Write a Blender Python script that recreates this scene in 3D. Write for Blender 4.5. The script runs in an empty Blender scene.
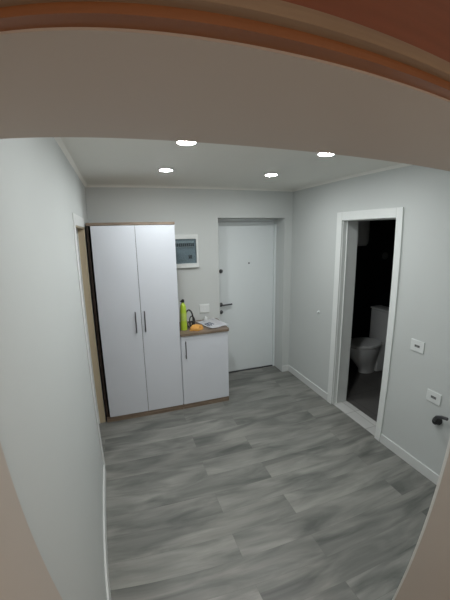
import bpy, bmesh, math, random
from mathutils import Vector, Matrix, noise
random.seed(4)
SC = bpy.context.scene
COL = SC.collection

# ------------------------------------------------------------------ camera
YAW, PITCH, ROLL = 0.3231, 0.2067, -0.0183
cy_, sy_, cp_, sp_ = math.cos(YAW), math.sin(YAW), math.cos(PITCH), math.sin(PITCH)
Fv = Vector((sy_*cp_, cy_*cp_, -sp_)); Rv = Vector((cy_, -sy_, 0)); Uv = Rv.cross(Fv)
cr_, sr_ = math.cos(ROLL), math.sin(ROLL)
R2 = Rv*cr_ + Uv*sr_; U2 = -Rv*sr_ + Uv*cr_
cd = bpy.data.cameras.new('camera'); cam = bpy.data.objects.new('camera', cd); COL.objects.link(cam)
M = Matrix((R2, U2, -Fv)).transposed().to_4x4(); M.translation = (0.2865, -3.6023, 1.8896)
cam.matrix_world = M
SC.camera = cam
cd.type = 'PANO'                       # a wide phone lens with barrel distortion
cd.panorama_type = 'FISHEYE_LENS_POLYNOMIAL'
cd.fisheye_fov = math.radians(150)
cd.sensor_fit = 'VERTICAL'; cd.sensor_width = 27.0; cd.sensor_height = 36.0
SIGN = -1
cd.fisheye_polynomial_k0 = 0.0
cd.fisheye_polynomial_k1 = SIGN*0.05403152124667476
cd.fisheye_polynomial_k2 = SIGN*-0.00021997378860560236
cd.fisheye_polynomial_k3 = SIGN*-3.372402167090224e-05
cd.fisheye_polynomial_k4 = SIGN*1.183170134769478e-06
cd.clip_start = 0.01

# ------------------------------------------------------------------ world, exposure
w = bpy.data.worlds.new('world'); SC.world = w; w.use_nodes = True
w.node_tree.nodes['Background'].inputs[0].default_value = (0.01, 0.01, 0.012, 1)
w.node_tree.nodes['Background'].inputs[1].default_value = 0.3
SC.view_settings.view_transform = 'Standard'; SC.view_settings.look = 'None'
SC.view_settings.gamma = 1; SC.view_settings.use_curve_mapping = False
SC.view_settings.exposure = 0.0
LENS_STRENGTH = 275.0
LAMP_COLOR = (0.965, 1.0, 1.0)
FILL_STRENGTH = 20.0

# ------------------------------------------------------------------ dimensions
W, H = 2.421, 2.425
DW = -0.474

# ------------------------------------------------------------------ materials
def nodes(name):
    m = bpy.data.materials.new(name); m.use_nodes = True
    return m, m.node_tree, m.node_tree.nodes['Principled BSDF']
def mat(name, col, rough=0.5, metal=0.0, spec=0.5, var=0.0, vscale=8.0, bump=0.0, bscale=200.0, coat=0.0):
    m, t, b = nodes(name)
    b.inputs['Roughness'].default_value = rough; b.inputs['Metallic'].default_value = metal
    b.inputs['Specular IOR Level'].default_value = spec; b.inputs['Coat Weight'].default_value = coat
    tc = t.nodes.new('ShaderNodeTexCoord')
    n = t.nodes.new('ShaderNodeTexNoise'); n.inputs['Scale'].default_value = vscale; n.inputs['Detail'].default_value = 4
    t.links.new(tc.outputs['Object'], n.inputs['Vector'])
    r = t.nodes.new('ShaderNodeMix'); r.data_type = 'RGBA'
    r.inputs[6].default_value = (*[c*(1-var) for c in col], 1); r.inputs[7].default_value = (*[min(1, c*(1+var)) for c in col], 1)
    t.links.new(n.outputs['Fac'], r.inputs[0]); t.links.new(r.outputs[2], b.inputs['Base Color'])
    if bump:
        n2 = t.nodes.new('ShaderNodeTexNoise'); n2.inputs['Scale'].default_value = bscale
        t.links.new(tc.outputs['Object'], n2.inputs['Vector'])
        bp = t.nodes.new('ShaderNodeBump'); bp.inputs['Strength'].default_value = bump; bp.inputs['Distance'].default_value = 0.002
        t.links.new(n2.outputs['Fac'], bp.inputs['Height']); t.links.new(bp.outputs[0], b.inputs['Normal'])
    return m
def wood(name, c1, c2, axis=0, rough=0.45, scale=6.0, stretch=14.0):
    m, t, b = nodes(name); b.inputs['Roughness'].default_value = rough
    tc = t.nodes.new('ShaderNodeTexCoord'); mp = t.nodes.new('ShaderNodeMapping')
    s = [stretch]*3; s[axis] = 1.0; mp.inputs['Scale'].default_value = s
    t.links.new(tc.outputs['Object'], mp.inputs['Vector'])
    n = t.nodes.new('ShaderNodeTexNoise'); n.inputs['Scale'].default_value = scale; n.inputs['Detail'].default_value = 6
    t.links.new(mp.outputs[0], n.inputs['Vector'])
    r = t.nodes.new('ShaderNodeValToRGB')
    r.color_ramp.elements[0].position = 0.32; r.color_ramp.elements[0].color = (*c1, 1)
    r.color_ramp.elements[1].position = 0.68; r.color_ramp.elements[1].color = (*c2, 1)
    t.links.new(n.outputs['Fac'], r.inputs[0]); t.links.new(r.outputs[0], b.inputs['Base Color'])
    return m
def floor_mat():
    m, t, b = nodes('grey_oak_laminate'); L = t.links.new
    tc = t.nodes.new('ShaderNodeTexCoord')
    br = t.nodes.new('ShaderNodeTexBrick'); br.offset = 0.37; br.offset_frequency = 2
    br.inputs['Scale'].default_value = 1; br.inputs['Brick Width'].default_value = 1.28; br.inputs['Row Height'].default_value = 0.192
    br.inputs['Mortar Size'].default_value = 0.0007; br.inputs['Mortar Smooth'].default_value = 0.2
    br.inputs['Color1'].default_value = (0.0, 0, 0, 1); br.inputs['Color2'].default_value = (1, 1, 1, 1); br.inputs['Mortar'].default_value = (0.5, 0.5, 0.5, 1)
    L(tc.outputs['Object'], br.inputs['Vector'])
    # plank tone shifts the grain pattern so that every board differs
    ad = t.nodes.new('ShaderNodeVectorMath'); ad.operation = 'ADD'
    sc = t.nodes.new('ShaderNodeVectorMath'); sc.operation = 'SCALE'; sc.inputs[3].default_value = 7.3
    L(br.outputs['Color'], sc.inputs[0]); L(tc.outputs['Object'], ad.inputs[0]); L(sc.outputs[0], ad.inputs[1])
    def grain(sx, sy, detail, dist):
        mp = t.nodes.new('ShaderNodeMapping'); mp.inputs['Scale'].default_value = (sx, sy, 1); L(ad.outputs[0], mp.inputs['Vector'])
        n = t.nodes.new('ShaderNodeTexNoise'); n.inputs['Scale'].default_value = 1; n.inputs['Detail'].default_value = detail; n.inputs['Distortion'].default_value = dist
        L(mp.outputs[0], n.inputs['Vector']); return n
    g1 = grain(1.9, 7.5, 7, 0.8); g2 = grain(5, 60, 3, 0.2)
    r1 = t.nodes.new('ShaderNodeValToRGB'); e = r1.color_ramp.elements
    e[0].position = 0.30; e[0].color = (0.108, 0.111, 0.103, 1); e[1].position = 0.70; e[1].color = (0.285, 0.28, 0.255, 1)
    x = e.new(0.5); x.color = (0.198, 0.198, 0.183, 1)
    L(g1.outputs['Fac'], r1.inputs[0])
    mx = t.nodes.new('ShaderNodeMix'); mx.data_type = 'RGBA'; mx.blend_type = 'OVERLAY'; mx.inputs[0].default_value = 0.18
    L(r1.outputs[0], mx.inputs[6]); L(g2.outputs['Fac'], mx.inputs[7])
    tone = t.nodes.new('ShaderNodeMapRange'); tone.inputs['To Min'].default_value = 0.90; tone.inputs['To Max'].default_value = 1.10
    L(br.outputs['Color'], tone.inputs['Value'])
    mu = t.nodes.new('ShaderNodeVectorMath'); mu.operation = 'SCALE'; L(mx.outputs[2], mu.inputs[0]); L(tone.outputs[0], mu.inputs[3])
    jo = t.nodes.new('ShaderNodeMix'); jo.data_type = 'RGBA'; jo.inputs[7].default_value = (0.13, 0.13, 0.12, 1)
    L(br.outputs['Fac'], jo.inputs[0]); L(mu.outputs[0], jo.inputs[6]); L(jo.outputs[2], b.inputs['Base Color'])
    b.inputs['Roughness'].default_value = 0.38; b.inputs['Specular IOR Level'].default_value = 0.4
    return m
def tile_mat(name, c, grout, bw, rh, rough=0.3, axes=(0, 1)):
    m, t, b = nodes(name); L = t.links.new
    tc = t.nodes.new('ShaderNodeTexCoord'); sp = t.nodes.new('ShaderNodeSeparateXYZ'); cb = t.nodes.new('ShaderNodeCombineXYZ')
    L(tc.outputs['Object'], sp.inputs[0]); L(sp.outputs[axes[0]], cb.inputs[0]); L(sp.outputs[axes[1]], cb.inputs[1])
    br = t.nodes.new('ShaderNodeTexBrick'); br.offset = 0.0
    br.inputs['Scale'].default_value = 1; br.inputs['Brick Width'].default_value = bw; br.inputs['Row Height'].default_value = rh
    br.inputs['Mortar Size'].default_value = 0.003
    br.inputs['Color1'].default_value = (*c, 1); br.inputs['Color2'].default_value = (*[k*0.86 for k in c], 1); br.inputs['Mortar'].default_value = (*grout, 1)
    L(cb.outputs[0], br.inputs['Vector']); L(br.outputs['Color'], b.inputs['Base Color']); b.inputs['Roughness'].default_value = rough
    return m
def emis(name, col, s):
    m, t, b = nodes(name); b.inputs['Base Color'].default_value = (0.8, 0.8, 0.8, 1)
    b.inputs['Emission Color'].default_value = (*col, 1); b.inputs['Emission Strength'].default_value = s
    return m
def paper_mat():
    m, t, b = nodes('printed_paper'); L = t.links.new
    b.inputs['Roughness'].default_value = 0.8
    tc = t.nodes.new('ShaderNodeTexCoord'); mp = t.nodes.new('ShaderNodeMapping'); mp.inputs['Scale'].default_value = (46, 60, 1)
    L(tc.outputs['Object'], mp.inputs['Vector'])
    n = t.nodes.new('ShaderNodeTexNoise'); n.inputs['Scale'].default_value = 1; n.inputs['Detail'].default_value = 2; L(mp.outputs[0], n.inputs['Vector'])
    # printed patch: only inside a box round the sheet's middle
    sp = t.nodes.new('ShaderNodeSeparateXYZ'); L(tc.outputs['Object'], sp.inputs[0])
    def inside(sock, c, h):
        a = t.nodes.new('ShaderNodeMath'); a.operation = 'SUBTRACT'; L(sock, a.inputs[0]); a.inputs[1].default_value = c
        d = t.nodes.new('ShaderNodeMath'); d.operation = 'ABSOLUTE'; L(a.outputs[0], d.inputs[0])
        q = t.nodes.new('ShaderNodeMath'); q.operation = 'LESS_THAN'; L(d.outputs[0], q.inputs[0]); q.inputs[1].default_value = h
        return q.outputs[0]
    a = inside(sp.outputs[0], -0.03, 0.045); c = inside(sp.outputs[1], 0.01, 0.06)
    an = t.nodes.new('ShaderNodeMath'); an.operation = 'MULTIPLY'; L(a, an.inputs[0]); L(c, an.inputs[1])
    th = t.nodes.new('ShaderNodeMath'); th.operation = 'GREATER_THAN'; L(n.outputs['Fac'], th.inputs[0]); th.inputs[1].default_value = 0.46
    fn = t.nodes.new('ShaderNodeMath'); fn.operation = 'MULTIPLY'; L(an.outputs[0], fn.inputs[0]); L(th.outputs[0], fn.inputs[1])
    mx = t.nodes.new('ShaderNodeMix'); mx.data_type = 'RGBA'
    mx.inputs[6].default_value = (0.90, 0.91, 0.95, 1); mx.inputs[7].default_value = (0.16, 0.19, 0.27, 1)
    L(fn.outputs[0], mx.inputs[0]); L(mx.outputs[2], b.inputs['Base Color'])
    return m

m_wall = mat('grey_wall_paint', (0.56, 0.58, 0.57), 0.75, spec=0.25, var=0.015, vscale=3, bump=0.15, bscale=350)
m_ceil = mat('ceiling_paint', (0.84, 0.83, 0.78), 0.8, spec=0.2, var=0.01)
m_white = mat('white_satin_lacquer', (0.74, 0.76, 0.745), 0.4, var=0.01)
m_skirt = mat('white_skirting', (0.66, 0.67, 0.66), 0.45, var=0.01)
m_floor = floor_mat()
m_ward = mat('white_lilac_laminate', (0.66, 0.69, 0.745), 0.42, var=0.012, vscale=5)
m_oak = wood('brown_oak_board', (0.14, 0.10, 0.07), (0.27, 0.205, 0.15), 0)
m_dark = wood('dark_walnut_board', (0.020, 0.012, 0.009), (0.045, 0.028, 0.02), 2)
m_steel = mat('brushed_steel', (0.20, 0.20, 0.21), 0.4, 1.0, var=0.03)
m_gun = mat('gunmetal_fitting', (0.10, 0.10, 0.105), 0.35, 0.8, var=0.05)
m_black = mat('black_plastic', (0.012, 0.012, 0.013), 0.4, var=0.1)
m_doorleaf = mat('white_door_leaf', (0.74, 0.78, 0.79), 0.45, var=0.01)
m_beige = mat('beige_door_lining', (0.50, 0.42, 0.29), 0.55, var=0.03)
m_reveal = mat('taupe_frame_lining', (0.53, 0.475, 0.425), 0.55, var=0.03, vscale=3)
m_orange = wood('orange_brown_wood', (0.23, 0.085, 0.03), (0.29, 0.115, 0.045), 0, 0.4)
m_red = wood('reddish_brown_wood', (0.17, 0.050, 0.024), (0.20, 0.060, 0.030), 0, 0.45)
m_sheen_tan = wood('tan_sheen_bead', (0.22, 0.15, 0.10), (0.28, 0.20, 0.135), 0, 0.3)  # lighter tan puts the bead's sheen into the wood colour
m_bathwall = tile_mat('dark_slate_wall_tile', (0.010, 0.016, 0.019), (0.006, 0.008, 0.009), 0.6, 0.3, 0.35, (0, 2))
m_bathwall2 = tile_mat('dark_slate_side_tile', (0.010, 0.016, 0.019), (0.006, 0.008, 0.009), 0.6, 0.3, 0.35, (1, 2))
m_bathfloor = tile_mat('grey_brown_floor_tile', (0.10, 0.095, 0.09), (0.05, 0.047, 0.045), 0.45, 0.45, 0.4)
m_thresh = tile_mat('pale_threshold_tile', (0.62, 0.62, 0.60), (0.34, 0.34, 0.33), 0.3, 0.17, 0.35, (1, 0))
m_porc = mat('white_porcelain', (0.72, 0.73, 0.73), 0.18, coat=0.4, var=0.01)
m_lens = emis('lit_lamp_lens', LAMP_COLOR, LENS_STRENGTH)
m_fill = emis('warm_fill_glow', (1, 0.80, 0.64), FILL_STRENGTH)
m_plate = mat('white_switch_plastic', (0.70, 0.72, 0.71), 0.3, var=0.01)
m_grey = mat('grey_socket_recess', (0.20, 0.20, 0.20), 0.5, var=0.05)
m_paper = paper_mat()
m_lime = mat('lime_green_plastic', (0.42, 0.58, 0.05), 0.3, var=0.08, vscale=20)
m_cloth = mat('orange_cloth', (0.66, 0.33, 0.08), 0.85, var=0.25, vscale=40, bump=0.5, bscale=400)
m_breaker = mat('grey_breaker_plastic', (0.42, 0.46, 0.48), 0.5, var=0.08, vscale=30)

def glass_mat(name, tint, rough=0.05, mixfac=0.16):
    m, t, b = nodes(name); L = t.links.new
    b.inputs['Base Color'].default_value = (*tint, 1); b.inputs['Roughness'].default_value = rough
    tr = t.nodes.new('ShaderNodeBsdfTransparent'); tr.inputs[0].default_value = (0.80, 0.85, 0.87, 1)
    mx = t.nodes.new('ShaderNodeMixShader'); mx.inputs[0].default_value = mixfac
    L(tr.outputs[0], mx.inputs[1]); L(b.outputs[0], mx.inputs[2]); L(mx.outputs[0], t.nodes['Material Output'].inputs[0])
    return m
m_smoke = glass_mat('smoked_panel_window', (0.22, 0.26, 0.28), 0.15)

# ------------------------------------------------------------------ mesh helpers
def bx(bm, x0, y0, z0, x1, y1, z1, bev=0.0):
    r = bmesh.ops.create_cube(bm, size=1.0)
    for v in r['verts']:
        v.co = Vector(((x0+x1)/2 + v.co.x*(x1-x0), (y0+y1)/2 + v.co.y*(y1-y0), (z0+z1)/2 + v.co.z*(z1-z0)))
    if bev > 0:
        es = {e for v in r['verts'] for e in v.link_edges}
        bmesh.ops.bevel(bm, geom=list(es), offset=bev, segments=2, affect='EDGES', profile=0.5)
def cyl(bm, p0, p1, r0, r1=None, n=24):
    r1 = r0 if r1 is None else r1
    p0, p1 = Vector(p0), Vector(p1); d = (p1-p0); q = d.to_track_quat('Z', 'Y')
    A = []; B = []
    for i in range(n):
        a = 2*math.pi*i/n; u = Vector((math.cos(a), math.sin(a), 0))
        A.append(bm.verts.new(p0 + q @ (u*r0))); B.append(bm.verts.new(p1 + q @ (u*r1)))
    for i in range(n): bm.faces.new((A[i], A[(i+1) % n], B[(i+1) % n], B[i]))
    bm.faces.new(A[::-1]); bm.faces.new(B)
def lathe(bm, prof, c=(0, 0, 0), n=32, axis='Z', sx=1.0, sy=1.0):
    rings = []
    for r, z in prof:
        ring = []
        for i in range(n):
            a = 2*math.pi*i/n; v = Vector((r*math.cos(a)*sx, r*math.sin(a)*sy, z))
            if axis == 'Y': v = Vector((v.x, -v.z, v.y))
            if axis == 'X': v = Vector((-v.z, v.x, v.y))
            ring.append(bm.verts.new(v + Vector(c)))
        rings.append(ring)
    for a, b in zip(rings, rings[1:]):
        for i in range(n): bm.faces.new((a[i], a[(i+1) % n], b[(i+1) % n], b[i]))
    bm.faces.new(rings[0][::-1]); bm.faces.new(rings[-1])
def tube(bm, pts, r, n=8):
    pts = [Vector(p) for p in pts]; rings = []
    up = Vector((0.13, 0.2, 1)).normalized()
    for i, p in enumerate(pts):
        t = (pts[min(i+1, len(pts)-1)] - pts[max(i-1, 0)]).normalized()
        a = t.cross(up)
        if a.length < 1e-4: a = t.cross(Vector((1, 0, 0)))
        a.normalize(); b = t.cross(a)
        rings.append([bm.verts.new(p + (a*math.cos(2*math.pi*k/n) + b*math.sin(2*math.pi*k/n))*r) for k in range(n)])
    for a, b in zip(rings, rings[1:]):
        for i in range(n): bm.faces.new((a[i], a[(i+1) % n], b[(i+1) % n], b[i]))
    bm.faces.new(rings[0][::-1]); bm.faces.new(rings[-1])
def prism_x(bm, prof, x0, x1):           # prof: list of (y, z)
    A = [bm.verts.new((x0, y, z)) for y, z in prof]; B = [bm.verts.new((x1, y, z)) for y, z in prof]
    n = len(prof)
    for i in range(n): bm.faces.new((A[i], A[(i+1) % n], B[(i+1) % n], B[i]))
    bm.faces.new(A[::-1]); bm.faces.new(B)
def obj(name, bm, m, parent=None, smooth=False):
    bmesh.ops.recalc_face_normals(bm, faces=bm.faces)
    me = bpy.data.meshes.new(name); bm.to_mesh(me); bm.free()
    me.materials.append(m)
    if smooth:
        for p in me.polygons: p.use_smooth = True
        try: me.set_sharp_from_angle(angle=math.radians(40))
        except Exception: pass
    o = bpy.data.objects.new(name, me); COL.objects.link(o)
    if parent: 
        o.parent = parent
        o.matrix_parent_inverse = Matrix.Translation(-parent.location)   # meshes are drawn in room coordinates
    return o
def centre(o):
    """move a mesh object's origin to its base centre (world position unchanged)"""
    vs = [v.co for v in o.data.vertices]
    c = Vector(((min(v.x for v in vs)+max(v.x for v in vs))/2, (min(v.y for v in vs)+max(v.y for v in vs))/2, min(v.z for v in vs)))
    for v in o.data.vertices: v.co -= c
    o.location = c
    return o
def tag(o, label=None, cat=None, group=None, kind=None):
    if label: o['label'] = label
    if cat: o['category'] = cat
    if group: o['group'] = group
    if kind: o['kind'] = kind
    return o
def thing(name, label, cat, loc=(0, 0, 0), group=None):
    o = bpy.data.objects.new(name, None); COL.objects.link(o); o.location = loc; o.empty_display_size = 0.05
    return tag(o, label, cat, group)
def struct(name, bm, m, label, cat):
    return tag(obj(name, bm, m), label, cat, None, 'structure')
def sempty(name, label, cat, loc):
    o = thing(name, label, cat, loc); o['kind'] = 'structure'; return o
def B(*boxes, bev=0.0):
    bm = bmesh.new()
    for b in boxes: bx(bm, *b, bev=bev)
    return bm

# ------------------------------------------------------------------ room shell
PY0, PY1 = -3.382, -3.139        # partition with the doorway the camera looks through
FL, FR, ZB = 0.0865, 1.0986, 2.0201
BT = 0.19                        # bathroom wall thickness
BX = W + BT
struct('floor', B((-1.3, -5.8, -0.08, W+0.008, 0.40, 0.0)), m_floor, 'grey wood-look laminate floor with boards running left to right', 'floor')
struct('ceiling', B((-1.3, -5.8, H, 4.6, 0.40, H+0.1)), m_ceil, 'pale grey ceiling with small round downlights', 'ceiling')
# left wall with its doorway beside the wardrobe
DY0, DY1, DZ = -1.14, -0.44, 1.985
struct('wall_left', B((-0.12, PY1, 0, 0, DY0, H), (-0.12, DY1, 0, 0, 0, H), (-0.12, DY0, DZ, 0, DY1, H)), m_wall, 'light grey painted wall along the left of the hall', 'wall')
# back wall with recess of the entrance door
EX0, EX1, EH = 1.424, 2.310, 2.084
struct('wall_back', B((-0.12, 0, 0, EX0, 0.36, H), (EX1, 0, 0, W+0.1, 0.36, H), (EX0, 0, EH, EX1, 0.36, H)), m_wall, 'light grey wall behind the wardrobe and round the entrance door', 'wall')
# right wall with bathroom doorway
BY0, BY1, BZ = -1.655, -0.958, 2.022
struct('wall_right', B((W, PY1, 0, BX, BY0, H), (W, BY1, 0, BX, -0.001, H), (W, BY0, BZ, BX, BY1, H)), m_wall, 'light grey wall with the bathroom doorway and two sockets', 'wall')
struct('wall_front', B((-1.3, PY0, 0, FL-0.02, PY1, H), (FR+0.02, PY0, 0, W, PY1, H), (FL-0.02, PY0, ZB+0.02, FR+0.02, PY1, H)), m_wall, 'wall holding the near doorway the hall is seen through', 'wall')
# side room behind the left doorway and the room behind the camera
struct('wall_side_room', B((-1.3, PY1, 0, -1.2, 0.36, H), (-1.2, 0.26, 0, -0.12, 0.36, H)), m_wall, 'wall of the unlit side room beyond the left doorway', 'wall')
struct('wall_near_room', B((-1.3, -5.8, 0, -1.2, PY0, H), (W, -5.8, 0, W+0.1, PY0, H), (-1.2, -5.8, 0, W, -5.7, H)), m_reveal, 'taupe walls of the dim room in front of the near doorway', 'wall')
# bathroom
struct('floor_bathroom', B((W+0.195, -2.2, -0.08, 4.5, 0.30, 0.004)), m_bathfloor, 'grey-brown tiled bathroom floor', 'floor')
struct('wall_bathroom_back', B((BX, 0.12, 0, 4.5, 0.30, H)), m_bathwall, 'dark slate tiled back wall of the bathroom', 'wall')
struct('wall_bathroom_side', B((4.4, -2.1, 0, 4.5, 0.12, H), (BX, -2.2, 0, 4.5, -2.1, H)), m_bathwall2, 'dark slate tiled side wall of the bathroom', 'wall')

# thin cove where walls meet the ceiling
def cove(name, a, b, inward, label):
    a, b, n = Vector(a), Vector(b), Vector(inward)
    bm = bmesh.new(); s = 0.022
    prof = [(0, 0), (s, 0), (s*0.62, -s*0.38), (s*0.32, -s*0.68), (0, -s)]
    A = [bm.verts.new(a + n*u + Vector((0, 0, v))) for u, v in prof]; Bv = [bm.verts.new(b + n*u + Vector((0, 0, v))) for u, v in prof]
    for i in range(5): bm.faces.new((A[i], A[(i+1) % 5], Bv[(i+1) % 5], Bv[i]))
    bm.faces.new(A[::-1]); bm.faces.new(Bv)
    return struct(name, bm, m_ceil, label, 'cornice')
cove('trim_1', (0, 0, H), (W, 0, H), (0, -1, 0), 'thin pale cornice along the top of the back wall')
cove('trim_2', (0, PY1, H), (0, 0, H), (1, 0, 0), 'thin pale cornice along the top of the left wall')
cove('trim_3', (W, PY1, H), (W, 0, H), (-1, 0, 0), 'thin pale cornice along the top of the right wall')

# skirting boards
def skirt(name, boxes, label): return struct(name, B(*boxes, bev=0.003), m_skirt, label, 'baseboard')
skirt('baseboard_left', [(0, PY1+0.002, 0, 0.013, -1.232, 0.075)], 'white skirting board at the foot of the left wall')
skirt('baseboard_right', [(W-0.014, PY1+0.002, 0, W, -1.712, 0.088), (W-0.014, -0.890, 0, W, -0.016, 0.088)], 'white skirting board at the foot of the right wall')
skirt('baseboard_back', [(EX1+0.002, -0.014, 0, W-0.002, 0, 0.088)], 'short white skirting board right of the entrance door')

# ------------------------------------------------------------------ door 1: entrance
YD = 0.235
d1 = sempty('door_1', 'white flush entrance door with gunmetal lever set deep in the back wall', 'door', ((EX0+EX1)/2, YD, 0))
obj('door_frame', B((EX0, YD-0.02, 0, EX0+0.055, YD+0.06, EH), (EX1-0.030, YD-0.02, 0, EX1, YD+0.06, EH), (EX0+0.055, YD-0.018, EH-0.035, EX1-0.030, YD+0.06, EH), bev=0.003), m_doorleaf, d1)
obj('door_leaf', B((EX0+0.058, YD, 0.012, EX1-0.033, YD+0.05, EH-0.038), bev=0.003), m_doorleaf, d1)
obj('threshold', B((EX0+0.001, YD-0.015, 0, EX1-0.001, YD+0.05, 0.011)), m_gun, d1)['label'] = 'dark metal threshold strip'
bm = bmesh.new(); hx, hz = 1.510, 0.982
lathe(bm, [(0.027, 0), (0.027, 0.008), (0.022, 0.012), (0.011, 0.013), (0.011, 0.045)], (hx, YD, hz), axis='Y')
tube(bm, [(hx, YD-0.040, hz), (hx+0.02, YD-0.047, hz), (hx+0.07, YD-0.048, hz+0.002), (hx+0.145, YD-0.046, hz+0.004)], 0.0105, 12)
obj('handle', bm, m_gun, d1, True)['label'] = 'gunmetal lever handle'
bm = bmesh.new(); lathe(bm, [(0.025, 0), (0.025, 0.008), (0.016, 0.014), (0.015, 0.020)], (hx+0.004, YD, 0.880), axis='Y'); bx(bm, hx-0.002, YD-0.024, 0.874, hx+0.006, YD-0.018, 0.886)
obj('lock_cylinder', bm, m_gun, d1, True)
bm = bmesh.new(); lathe(bm, [(0.026, 0), (0.026, 0.010), (0.018, 0.018), (0.014, 0.026)], (1.520, YD, 1.428), axis='Y')
obj('lock_knob', bm, m_gun, d1, True)
bm = bmesh.new(); lathe(bm, [(0.011, 0), (0.011, 0.004), (0.007, 0.006), (0.006, 0.003)], (1.916, YD, 1.515), axis='Y')
obj('peephole', bm, m_gun, d1, True)

# ------------------------------------------------------------------ door 2: bathroom doorway
d2 = sempty('door_2', 'open bathroom doorway with a broad white casing in the right wall', 'door', (W, (BY0+BY1)/2, 0))
CO0, CO1, CT = -1.709, -0.893, 2.090
obj('casing', B((W-0.016, CO0, 0, W, BY0+0.012, CT), (W-0.016, BY1-0.012, 0, W, CO1, CT), (W-0.016, BY0+0.012, BZ-0.012, W, BY1-0.012, CT), bev=0.003), m_white, d2)
obj('jamb_lining', B((W, BY0, 0, BX, BY0+0.018, BZ), (W, BY1-0.018, 0, BX, BY1, BZ), (W, BY0+0.018, BZ-0.018, BX, BY1-0.018, BZ), bev=0.002), m_white, d2)
obj('door_stop', B((W+0.045, BY1-0.030, 0, W+0.060, BY1-0.018, BZ-0.018), (W+0.045, BY0+0.018, 0, W+0.060, BY0+0.030, BZ-0.018)), m_white, d2)
struct('trim_4', B((W+0.009, BY0+0.019, -0.02, W+0.193, BY1-0.019, 0.006), bev=0.001), m_thresh, 'pale tiled threshold strip in the bathroom doorway', 'threshold')

# ------------------------------------------------------------------ door 3: doorway in left wall
d3 = sempty('door_3', 'open doorway in the left wall beside the wardrobe with beige lining', 'door', (0, (DY0+DY1)/2, 0))
obj('jamb_lining', B((-0.12, DY1-0.016, 0, -0.001, DY1, DZ), (-0.12, DY0, DZ-0.014, -0.001, DY1-0.016, DZ)), m_beige, d3)['label'] = 'beige door lining'
obj('door_stop', B((-0.075, DY1-0.030, 0, -0.058, DY1-0.016, DZ-0.014)), m_white, d3)['label'] = 'pale strip along the lining'
obj('casing', B((0, -1.228, 0, 0.006, DY0+0.004, 2.060), (0, DY0+0.004, DZ-0.004, 0.006, -0.49, 2.060), bev=0.002), m_skirt, d3)

# ------------------------------------------------------------------ door 4: the doorway in front of the camera
d4 = sempty('door_4', 'near doorway with taupe lining and orange-brown wooden head casing', 'door', ((FL+FR)/2, (PY0+PY1)/2, 0))
obj('jamb_lining', B((FL-0.02, PY0, 0, FL, PY1, ZB+0.02)), m_reveal, d4)
obj('jamb_lining', B((FR, PY0, 0, FR+0.02, PY1, ZB+0.02)), m_reveal, d4)
obj('head_lining', B((FL, PY0, ZB, FR, PY1, ZB+0.02)), m_reveal, d4)
obj('edge_strip', B((FR, PY1, 0, FR+0.02, PY1+0.012, ZB+0.01), bev=0.002), m_white, d4)['label'] = 'thin white edge strip'
obj('edge_bead', B((FL-0.25, PY0-0.004, ZB-0.0003, FR+0.25, PY0, ZB+0.002)), m_reveal, d4)['label'] = 'thin pale bead under the head casing'
bm = bmesh.new(); prism_x(bm, [(PY0, ZB+0.002), (PY0-0.020, ZB+0.002), (PY0-0.020, ZB+0.0105), (PY0, ZB+0.0105)], FL-0.25, FR+0.25)
obj('head_casing', bm, m_orange, d4)['label'] = 'orange-brown wooden head casing'
bm = bmesh.new(); prism_x(bm, [(PY0, ZB+0.0105), (PY0-0.0235, ZB+0.0105), (PY0-0.028, ZB+0.0125), (PY0-0.029, ZB+0.018), (PY0-0.027, ZB+0.026), (PY0, ZB+0.026)], FL-0.25, FR+0.25)
obj('head_bead', bm, m_sheen_tan, d4, True)['label'] = 'rounded bead on the head casing, its sheen painted tan'
bm = bmesh.new(); prism_x(bm, [(PY0, ZB+0.026), (PY0-0.024, ZB+0.026), (PY0-0.024, ZB+0.122), (PY0, ZB+0.122)], FL-0.25, FR+0.25)
obj('head_board', bm, m_red, d4)['label'] = 'reddish-brown board above the casing'

# ------------------------------------------------------------------ downlights
def downlight(x, y, label):
    t = thing('downlight', label, 'ceiling light', (x, y, H), 'recessed ceiling downlights')
    bm = bmesh.new()
    lathe(bm, [(0.051, 0.0), (0.064, 0.0), (0.064, -0.005), (0.059, -0.0085), (0.053, -0.0085), (0.051, -0.002)], (x, y, H))
    obj('trim_ring', bm, m_plate, t, True)
    bm = bmesh.new(); lathe(bm, [(0.050, -0.001), (0.050, -0.005), (0.044, -0.0085), (0.030, -0.0115), (0.015, -0.013), (0.004, -0.0135)], (x, y, H))
    obj('lens', bm, m_lens, t, True)['label'] = 'bright white lit lens'
downlight(0.704, -0.888, 'lit round downlight over the wardrobe, back row left')
downlight(1.662, -0.888, 'lit round downlight before the entrance door, back row right')
downlight(0.704, -1.708, 'lit round downlight half cut by the door head, leftmost of the nearer pair')
downlight(1.662, -1.708, 'lit round downlight nearest the bathroom doorway, right of the nearer pair')

downlight(0.704, -2.528, 'unseen downlight added above the near door head to brighten the left wall')  # out of view; added to brighten the near left wall

# unseen fill lamp, added to brighten the near door frame
LX, LY = 0.75, -4.85
t = thing('fill_lamp', 'warm fill light added behind the viewer, shaped as a floor lamp', 'lamp', (LX, LY, 0))
bm = bmesh.new(); lathe(bm, [(0.14, 0), (0.14, 0.012), (0.03, 0.025), (0.012, 0.04)], (LX, LY, 0)); obj('base', bm, m_gun, t, True)
bm = bmesh.new(); cyl(bm, (LX, LY, 0.03), (LX, LY, 1.06), 0.011); obj('pole', bm, m_gun, t, True)
bm = bmesh.new(); lathe(bm, [(0.10, 1.05), (0.16, 1.06), (0.16, 1.30), (0.10, 1.31)], (LX, LY, 0)); obj('fill_shade', bm, m_fill, t, True)

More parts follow.
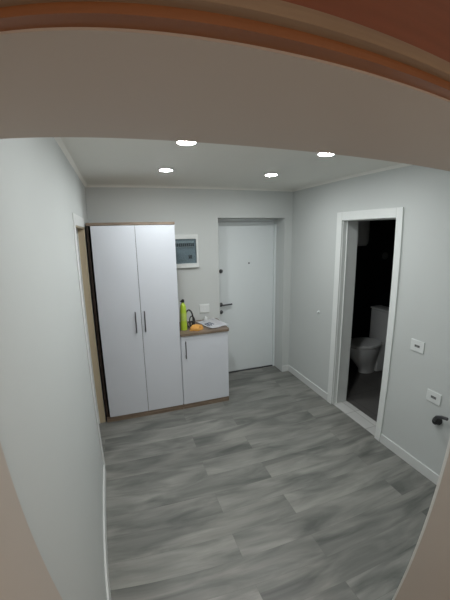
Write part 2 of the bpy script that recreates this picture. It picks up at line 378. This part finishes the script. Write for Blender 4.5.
# ------------------------------------------------------------------ wardrobe
wd = thing('wardrobe', 'tall two-door wardrobe with white doors and brown wood carcass', 'wardrobe', (0.43, -0.24, 0))
YF = DW
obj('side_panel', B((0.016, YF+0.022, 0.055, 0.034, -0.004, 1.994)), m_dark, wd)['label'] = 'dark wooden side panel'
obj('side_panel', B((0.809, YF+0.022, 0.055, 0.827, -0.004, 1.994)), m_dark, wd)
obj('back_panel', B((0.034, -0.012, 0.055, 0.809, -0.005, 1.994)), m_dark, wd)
obj('top_panel', B((0.014, YF-0.002, 1.996, 0.829, -0.003, 2.021), bev=0.0015), m_oak, wd)['label'] = 'brown oak top board'
obj('plinth', B((0.016, YF+0.004, 0.0, 0.827, -0.004, 0.053)), m_oak, wd)['label'] = 'brown oak plinth'
def bar_handle(x, z0, z1, parent):
    bm = bmesh.new(); y = YF
    zs = [z0 + (z1-z0)*k/10 for k in range(11)]
    tube(bm, [(x, y-0.022-0.006*math.sin(math.pi*k/10), z) for k, z in enumerate(zs)], 0.0058, 10)
    for z in (z0+0.025, z1-0.025): cyl(bm, (x, y, z), (x, y-0.024, z), 0.0048, n=10)
    h = obj('handle', bm, m_steel, parent, True); h['label'] = 'brushed steel bow handle'
l = obj('door', B((0.052, YF, 0.057, 0.4465, YF+0.020, 1.992), bev=0.0015), m_ward, wd); bar_handle(0.393, 0.945, 1.160, l)
r = obj('door', B((0.4505, YF, 0.057, 0.826, YF+0.020, 1.992), bev=0.0015), m_ward, wd); bar_handle(0.481, 0.945, 1.160, r)

# ------------------------------------------------------------------ low cabinet
KX0, KX1 = 0.831, 1.362
kc = thing('low_cabinet', 'waist-high white cabinet with brown oak top beside the wardrobe', 'cabinet', (1.10, -0.24, 0))
obj('side_panel', B((KX0, YF+0.022, 0.055, KX0+0.018, -0.004, 0.843)), m_ward, kc)
obj('side_panel', B((KX1-0.018, YF+0.022, 0.055, KX1, -0.004, 0.843)), m_ward, kc)
obj('back_panel', B((KX0+0.018, -0.012, 0.055, KX1-0.018, -0.005, 0.843)), m_ward, kc)
obj('plinth', B((KX0, YF+0.004, 0.0, KX1, -0.004, 0.053)), m_oak, kc)['label'] = 'brown oak plinth'
k = obj('door', B((KX0+0.004, YF, 0.057, KX1, YF+0.020, 0.843), bev=0.0015), m_ward, kc); bar_handle(0.880, 0.598, 0.790, k)
bm = bmesh.new()
def rounded_top(bm, x0, y0, x1, y1, z0, z1, rad):
    pts = [(x0, y1), (x0, y0)]
    for i in range(9):
        a = -math.pi/2 + math.pi/2*i/8; pts.append((x1-rad+rad*math.cos(a), y0+rad+rad*math.sin(a)))
    pts.append((x1, y1))
    A = [bm.verts.new((x, y, z0)) for x, y in pts]; Bv = [bm.verts.new((x, y, z1)) for x, y in pts]
    for i in range(len(pts)): bm.faces.new((A[i], A[(i+1) % len(pts)], Bv[(i+1) % len(pts)], Bv[i]))
    bm.faces.new(A[::-1]); bm.faces.new(Bv)
rounded_top(bm, KX0, YF-0.014, KX1+0.018, -0.003, 0.845, 0.871, 0.035)
obj('worktop', bm, m_oak, kc)['label'] = 'brown oak worktop with rounded corner'

# ------------------------------------------------------------------ things on the cabinet
ZT = 0.8712
bo = thing('spray_bottle', 'slim lime-green bottle with dark cap standing beside the wardrobe', 'bottle', (0.898, -0.335, ZT))
bm = bmesh.new(); lathe(bm, [(0.028, 0), (0.036, 0.004), (0.037, 0.06), (0.034, 0.12), (0.034, 0.20), (0.031, 0.265), (0.022, 0.292), (0.014, 0.300), (0.0135, 0.312)], (0.898, -0.335, ZT))
obj('bottle_body', bm, m_lime, bo, True)
bm = bmesh.new(); lathe(bm, [(0.016, 0.312), (0.017, 0.330), (0.013, 0.342), (0.006, 0.345)], (0.898, -0.335, ZT)); bx(bm, 0.869, -0.341, ZT+0.318, 0.886, -0.329, ZT+0.330, 0.002)
obj('cap', bm, m_black, bo, True)['label'] = 'dark cap'
bm = bmesh.new(); lathe(bm, [(0.0355, 0.11), (0.0360, 0.115), (0.0352, 0.19), (0.0346, 0.195)], (0.898, -0.335, ZT)); 
obj('band', bm, mat('pale_lime_label', (0.46, 0.60, 0.12), 0.4, var=0.2, vscale=60), bo, True)['label'] = 'paler printed band'

# black corded loops
bm = bmesh.new()
def loop(c, rx, rz, tilt, n=36, span=2*math.pi, a0=0, lean=0.0):
    out = []
    for i in range(n+1):
        a = a0 + span*i/n; u = math.cos(a)*rx; v = math.sin(a)*rz
        out.append((c[0]+u*math.cos(tilt), c[1]+u*math.sin(tilt)+v*lean, c[2]+v))
    return out
tube(bm, loop((0.975, -0.27, ZT+0.104), 0.042, 0.096, -0.2, lean=0.15), 0.0085)
tube(bm, loop((1.010, -0.250, ZT+0.062), 0.038, 0.056, 0.5, lean=0.35), 0.007)
tube(bm, loop((0.990, -0.275, ZT+0.036), 0.040, 0.030, 0.1, lean=0.8), 0.005)
tube(bm, loop((1.000, -0.265, ZT+0.030), 0.042, 0.022, 0.9, lean=1.0), 0.005)
o = centre(obj('cord', bm, m_black, None, True)); tag(o, 'black looped cord heaped between green bottle and orange cloth', 'cord')

# orange crumpled cloth
bm = bmesh.new(); bmesh.ops.create_icosphere(bm, subdivisions=4, radius=1)
for v in bm.verts:
    n = noise.noise(v.co*1.7 + Vector((3, 1, 2)))*0.30 + noise.noise(v.co*4.5)*0.13
    p = v.co*(1+n); z = max(p.z, -0.15)
    v.co = Vector((p.x*0.070, p.y*0.050, (z+0.15)*0.055))
o = obj('cloth', bm, m_cloth, None, True); o.location = (1.025, -0.383, ZT+0.0005); o.rotation_euler.z = 0.1
tag(o, 'crumpled orange cloth lying at the front of the cabinet top', 'cloth')

# printed papers
def sheet(name, cx, cy, rot, wx, wy, z, curl, label, seed):
    bm = bmesh.new(); nx, ny = 22, 16; g = {}
    for i in range(nx+1):
        for j in range(ny+1):
            u, v = i/nx-0.5, j/ny-0.5
            h = 0.010*(0.5+0.5*math.sin(u*7+seed)) + curl*max(0, abs(u)-0.22)**2 + curl*0.7*max(0, -v-0.2)**2 + 0.004*(1+noise.noise(Vector((u*4+seed, v*4, 0))))
            g[i, j] = bm.verts.new((u*wx, v*wy, h))
    for i in range(nx):
        for j in range(ny): bm.faces.new((g[i, j], g[i+1, j], g[i+1, j+1], g[i, j+1]))
    lo = min(v.co.z for v in bm.verts)
    for v in bm.verts: v.co.z -= lo
    r = bmesh.ops.solidify(bm, geom=bm.faces[:], thickness=-0.0009)
    lo = min(v.co.z for v in bm.verts)
    for v in bm.verts: v.co.z -= lo
    o = obj(name, bm, m_paper, None, True); o.location = (cx, cy, z); o.rotation_euler.z = rot
    tag(o, label, 'paper'); return o
sheet('paper_sheet', 1.240, -0.250, 0.22, 0.25, 0.38, ZT+0.0004, 0.20, 'white printed sheet with curled edges on the cabinet top', 0.5)

# small white pot against the wall
pt_ = thing('small_pot', 'small white round pot standing against the wall below the switch', 'pot', (1.225, -0.045, ZT))
bm = bmesh.new(); lathe(bm, [(0.018, 0), (0.026, 0.004), (0.028, 0.022), (0.024, 0.030)], (1.225, -0.045, ZT)); obj('pot_body', bm, m_plate, pt_, True)
bm = bmesh.new(); lathe(bm, [(0.025, 0.030), (0.025, 0.035), (0.010, 0.040), (0.006, 0.050)], (1.225, -0.045, ZT)); obj('lid', bm, m_plate, pt_, True)

# ------------------------------------------------------------------ wall fittings
sw = thing('wall_switch', 'white double switch plate on the back wall above the papers', 'switch', (1.222, 0, 0.95))
obj('plate', B((1.158, -0.010, 0.956, 1.288, -0.0005, 1.066), bev=0.004), m_plate, sw)
obj('rocker', B((1.168, -0.0145, 0.966, 1.221, -0.009, 1.056), bev=0.002), m_plate, sw)
obj('rocker', B((1.227, -0.0145, 0.966, 1.280, -0.009, 1.056), bev=0.002), m_plate, sw)

ep = thing('electrical_panel', 'white framed fuse box with smoked window beside the wardrobe', 'electrical panel', (1.0, -0.01, 1.52))
x0, x1, z0, z1 = 0.832, 1.169, 1.520, 1.900; gx0, gx1, gz0, gz1 = 0.862, 1.143, 1.571, 1.848
obj('panel_frame', B((x0, -0.032, z0, x1, -0.001, gz0), (x0, -0.032, gz1, x1, -0.001, z1), (x0, -0.032, gz0, gx0, -0.001, gz1), (gx1, -0.032, gz0, x1, -0.001, gz1), bev=0.003), m_plate, ep)
obj('back_plate', B((gx0, -0.006, gz0, gx1, -0.001, gz1)), m_breaker, ep)
bm = bmesh.new()
for k in range(11): bx(bm, gx0+0.012+k*0.0225, -0.020, 1.755, gx0+0.0325+k*0.0225, -0.006, 1.825, 0.001)
obj('breaker_row', bm, m_plate, ep)
bm = bmesh.new()
for k in range(11): bx(bm, gx0+0.014+k*0.0225, -0.0245, 1.764, gx0+0.0305+k*0.0225, -0.020, 1.802)
obj('breaker_levers', bm, m_black, ep)['label'] = 'row of black breaker levers'
bm = bmesh.new()
for k in range(8): bx(bm, gx0+0.012+k*0.0225, -0.020, 1.610, gx0+0.0325+k*0.0225, -0.006, 1.680, 0.001)
obj('breaker_row', bm, m_breaker, ep)
obj('main_switch', B((1.050, -0.0245, 1.625, 1.092, -0.006, 1.665), bev=0.002), m_black, ep)['label'] = 'black main switch'
obj('window', B((gx0, -0.030, gz0, gx1, -0.027, gz1)), m_smoke, ep)['label'] = 'smoked plastic window'

def socket(y, z, label, hw=0.062, hh=0.047):
    t = thing('wall_socket', label, 'socket', (W, y, z), 'wall sockets by the bathroom door')
    obj('plate', B((W-0.009, y-hw, z-hh, W-0.0005, y+hw, z+hh), bev=0.0035), m_plate, t)
    bm = bmesh.new(); bx(bm, W-0.0105, y-0.024, z-0.010, W-0.0085, y+0.024, z+0.010, 0.001)
    i = obj('insert', bm, m_grey, t); i['label'] = 'grey socket insert'
    bm = bmesh.new()
    for dy in (-0.012, 0.012): cyl(bm, (W-0.0104, y+dy, z), (W-0.0112, y+dy, z), 0.0042, n=12)
    obj('contact_hole', bm, m_black, i)
socket(-1.953, 1.024, 'upper white wall socket to the right of the bathroom doorway')
socket(-2.163, 0.682, 'lower white wall socket just above the black wall fitting', 0.064, 0.046)

bm = bmesh.new(); lathe(bm, [(0.018, 0.0005), (0.018, 0.006), (0.012, 0.010), (0.010, 0.024), (0.006, 0.027)], (W, -0.638, 0.998), axis='X')
tag(centre(obj('wall_stop', bm, m_plate, None, True)), 'tiny white round knob on the wall between corner and bathroom doorway', 'door stop')

fv = thing('wall_lever', 'black wall fitting with a short lever below the lower socket', 'wall fitting', (W, -2.225, 0.52))
fy, fz = -2.235, 0.522
bm = bmesh.new(); lathe(bm, [(0.036, 0.0005), (0.036, 0.010), (0.030, 0.016), (0.024, 0.045), (0.018, 0.052)], (W, fy, fz), axis='X'); obj('rose', bm, m_black, fv, True)
bm = bmesh.new(); tube(bm, [(W-0.045, fy, fz+0.010), (W-0.068, fy-0.008, fz+0.035), (W-0.078, fy-0.03, fz+0.065), (W-0.080, fy-0.07, fz+0.085), (W-0.080, fy-0.12, fz+0.095)], 0.012, 12); obj('lever', bm, m_gun, fv, True)

# ------------------------------------------------------------------ bathroom things
TX, TY = 3.34, -0.42
to = thing('toilet', 'white floor-standing toilet in the dark bathroom, its cistern at the right', 'toilet', (TX, TY, 0.004))
bm = bmesh.new(); prof = [(0.00, 0.50, 0.48, 0.08), (0.05, 0.52, 0.50, 0.08), (0.14, 0.68, 0.64, 0.05), (0.25, 0.90, 0.86, 0.01), (0.35, 1.0, 0.98, 0), (0.40, 1.02, 1.0, 0)]
rings = []
for z, sx, sy, off in prof:
    ring = []
    for i in range(36):
        a = 2*math.pi*i/36; c, s = math.cos(a), math.sin(a)
        ex = 0.27 if c < 0 else 0.24
        ring.append(bm.verts.new((TX + off + ex*c*sx, TY + 0.18*s*sy*(1 if c < 0 else 1-0.1*c), 0.004+z)))
    rings.append(ring)
for a, b in zip(rings, rings[1:]):
    for i in range(36): bm.faces.new((a[i], a[(i+1) % 36], b[(i+1) % 36], b[i]))
bm.faces.new(rings[0][::-1]); bm.faces.new(rings[-1])
obj('bowl', bm, m_porc, to, True)
bm = bmesh.new(); lathe(bm, [(0.97, 0.405), (1.03, 0.41), (1.03, 0.425), (0.98, 0.437), (0.5, 0.442)], (0, 0, 0), n=40, sx=0.25, sy=0.185)
for v in bm.verts: v.co += Vector((TX-0.01, TY, 0.004))
obj('seat_lid', bm, m_porc, to, True)
obj('cistern', B((TX+0.25, TY-0.19, 0.41, TX+0.43, TY+0.19, 0.84), bev=0.015), m_porc, to, True)
obj('cistern_lid', B((TX+0.24, TY-0.20, 0.843, TX+0.44, TY+0.20, 0.872), bev=0.008), m_porc, to, True)
obj('outlet', B((TX+0.16, TY-0.10, 0.004, TX+0.42, TY+0.10, 0.409), bev=0.02), m_porc, to, True)
wh = thing('water_heater', 'pale rounded water heater high on the dark bathroom wall', 'water heater', (3.40, -0.07, 1.70))
bm = bmesh.new(); lathe(bm, [(0.05, 0), (0.13, 0.015), (0.155, 0.05), (0.16, 0.10), (0.16, 0.60), (0.14, 0.66), (0.05, 0.68)], (3.40, -0.07, 1.70)); obj('tank', bm, m_porc, wh, True)
obj('bracket', B((3.35, 0.06, 1.85, 3.45, 0.118, 2.20)), m_steel, wh)
vf = thing('glint_disc', 'small round grey vent put in for a reflection high on the bathroom wall', 'disc', (4.13, 0.12, 1.50))  # grey round piece stands in for a small reflection in the bathroom
bm = bmesh.new(); lathe(bm, [(0.055, 0.0005), (0.055, 0.012), (0.040, 0.020), (0.020, 0.022)], (4.13, 0.12, 1.54), axis='Y'); obj('cover', bm, m_grey, vf, True)
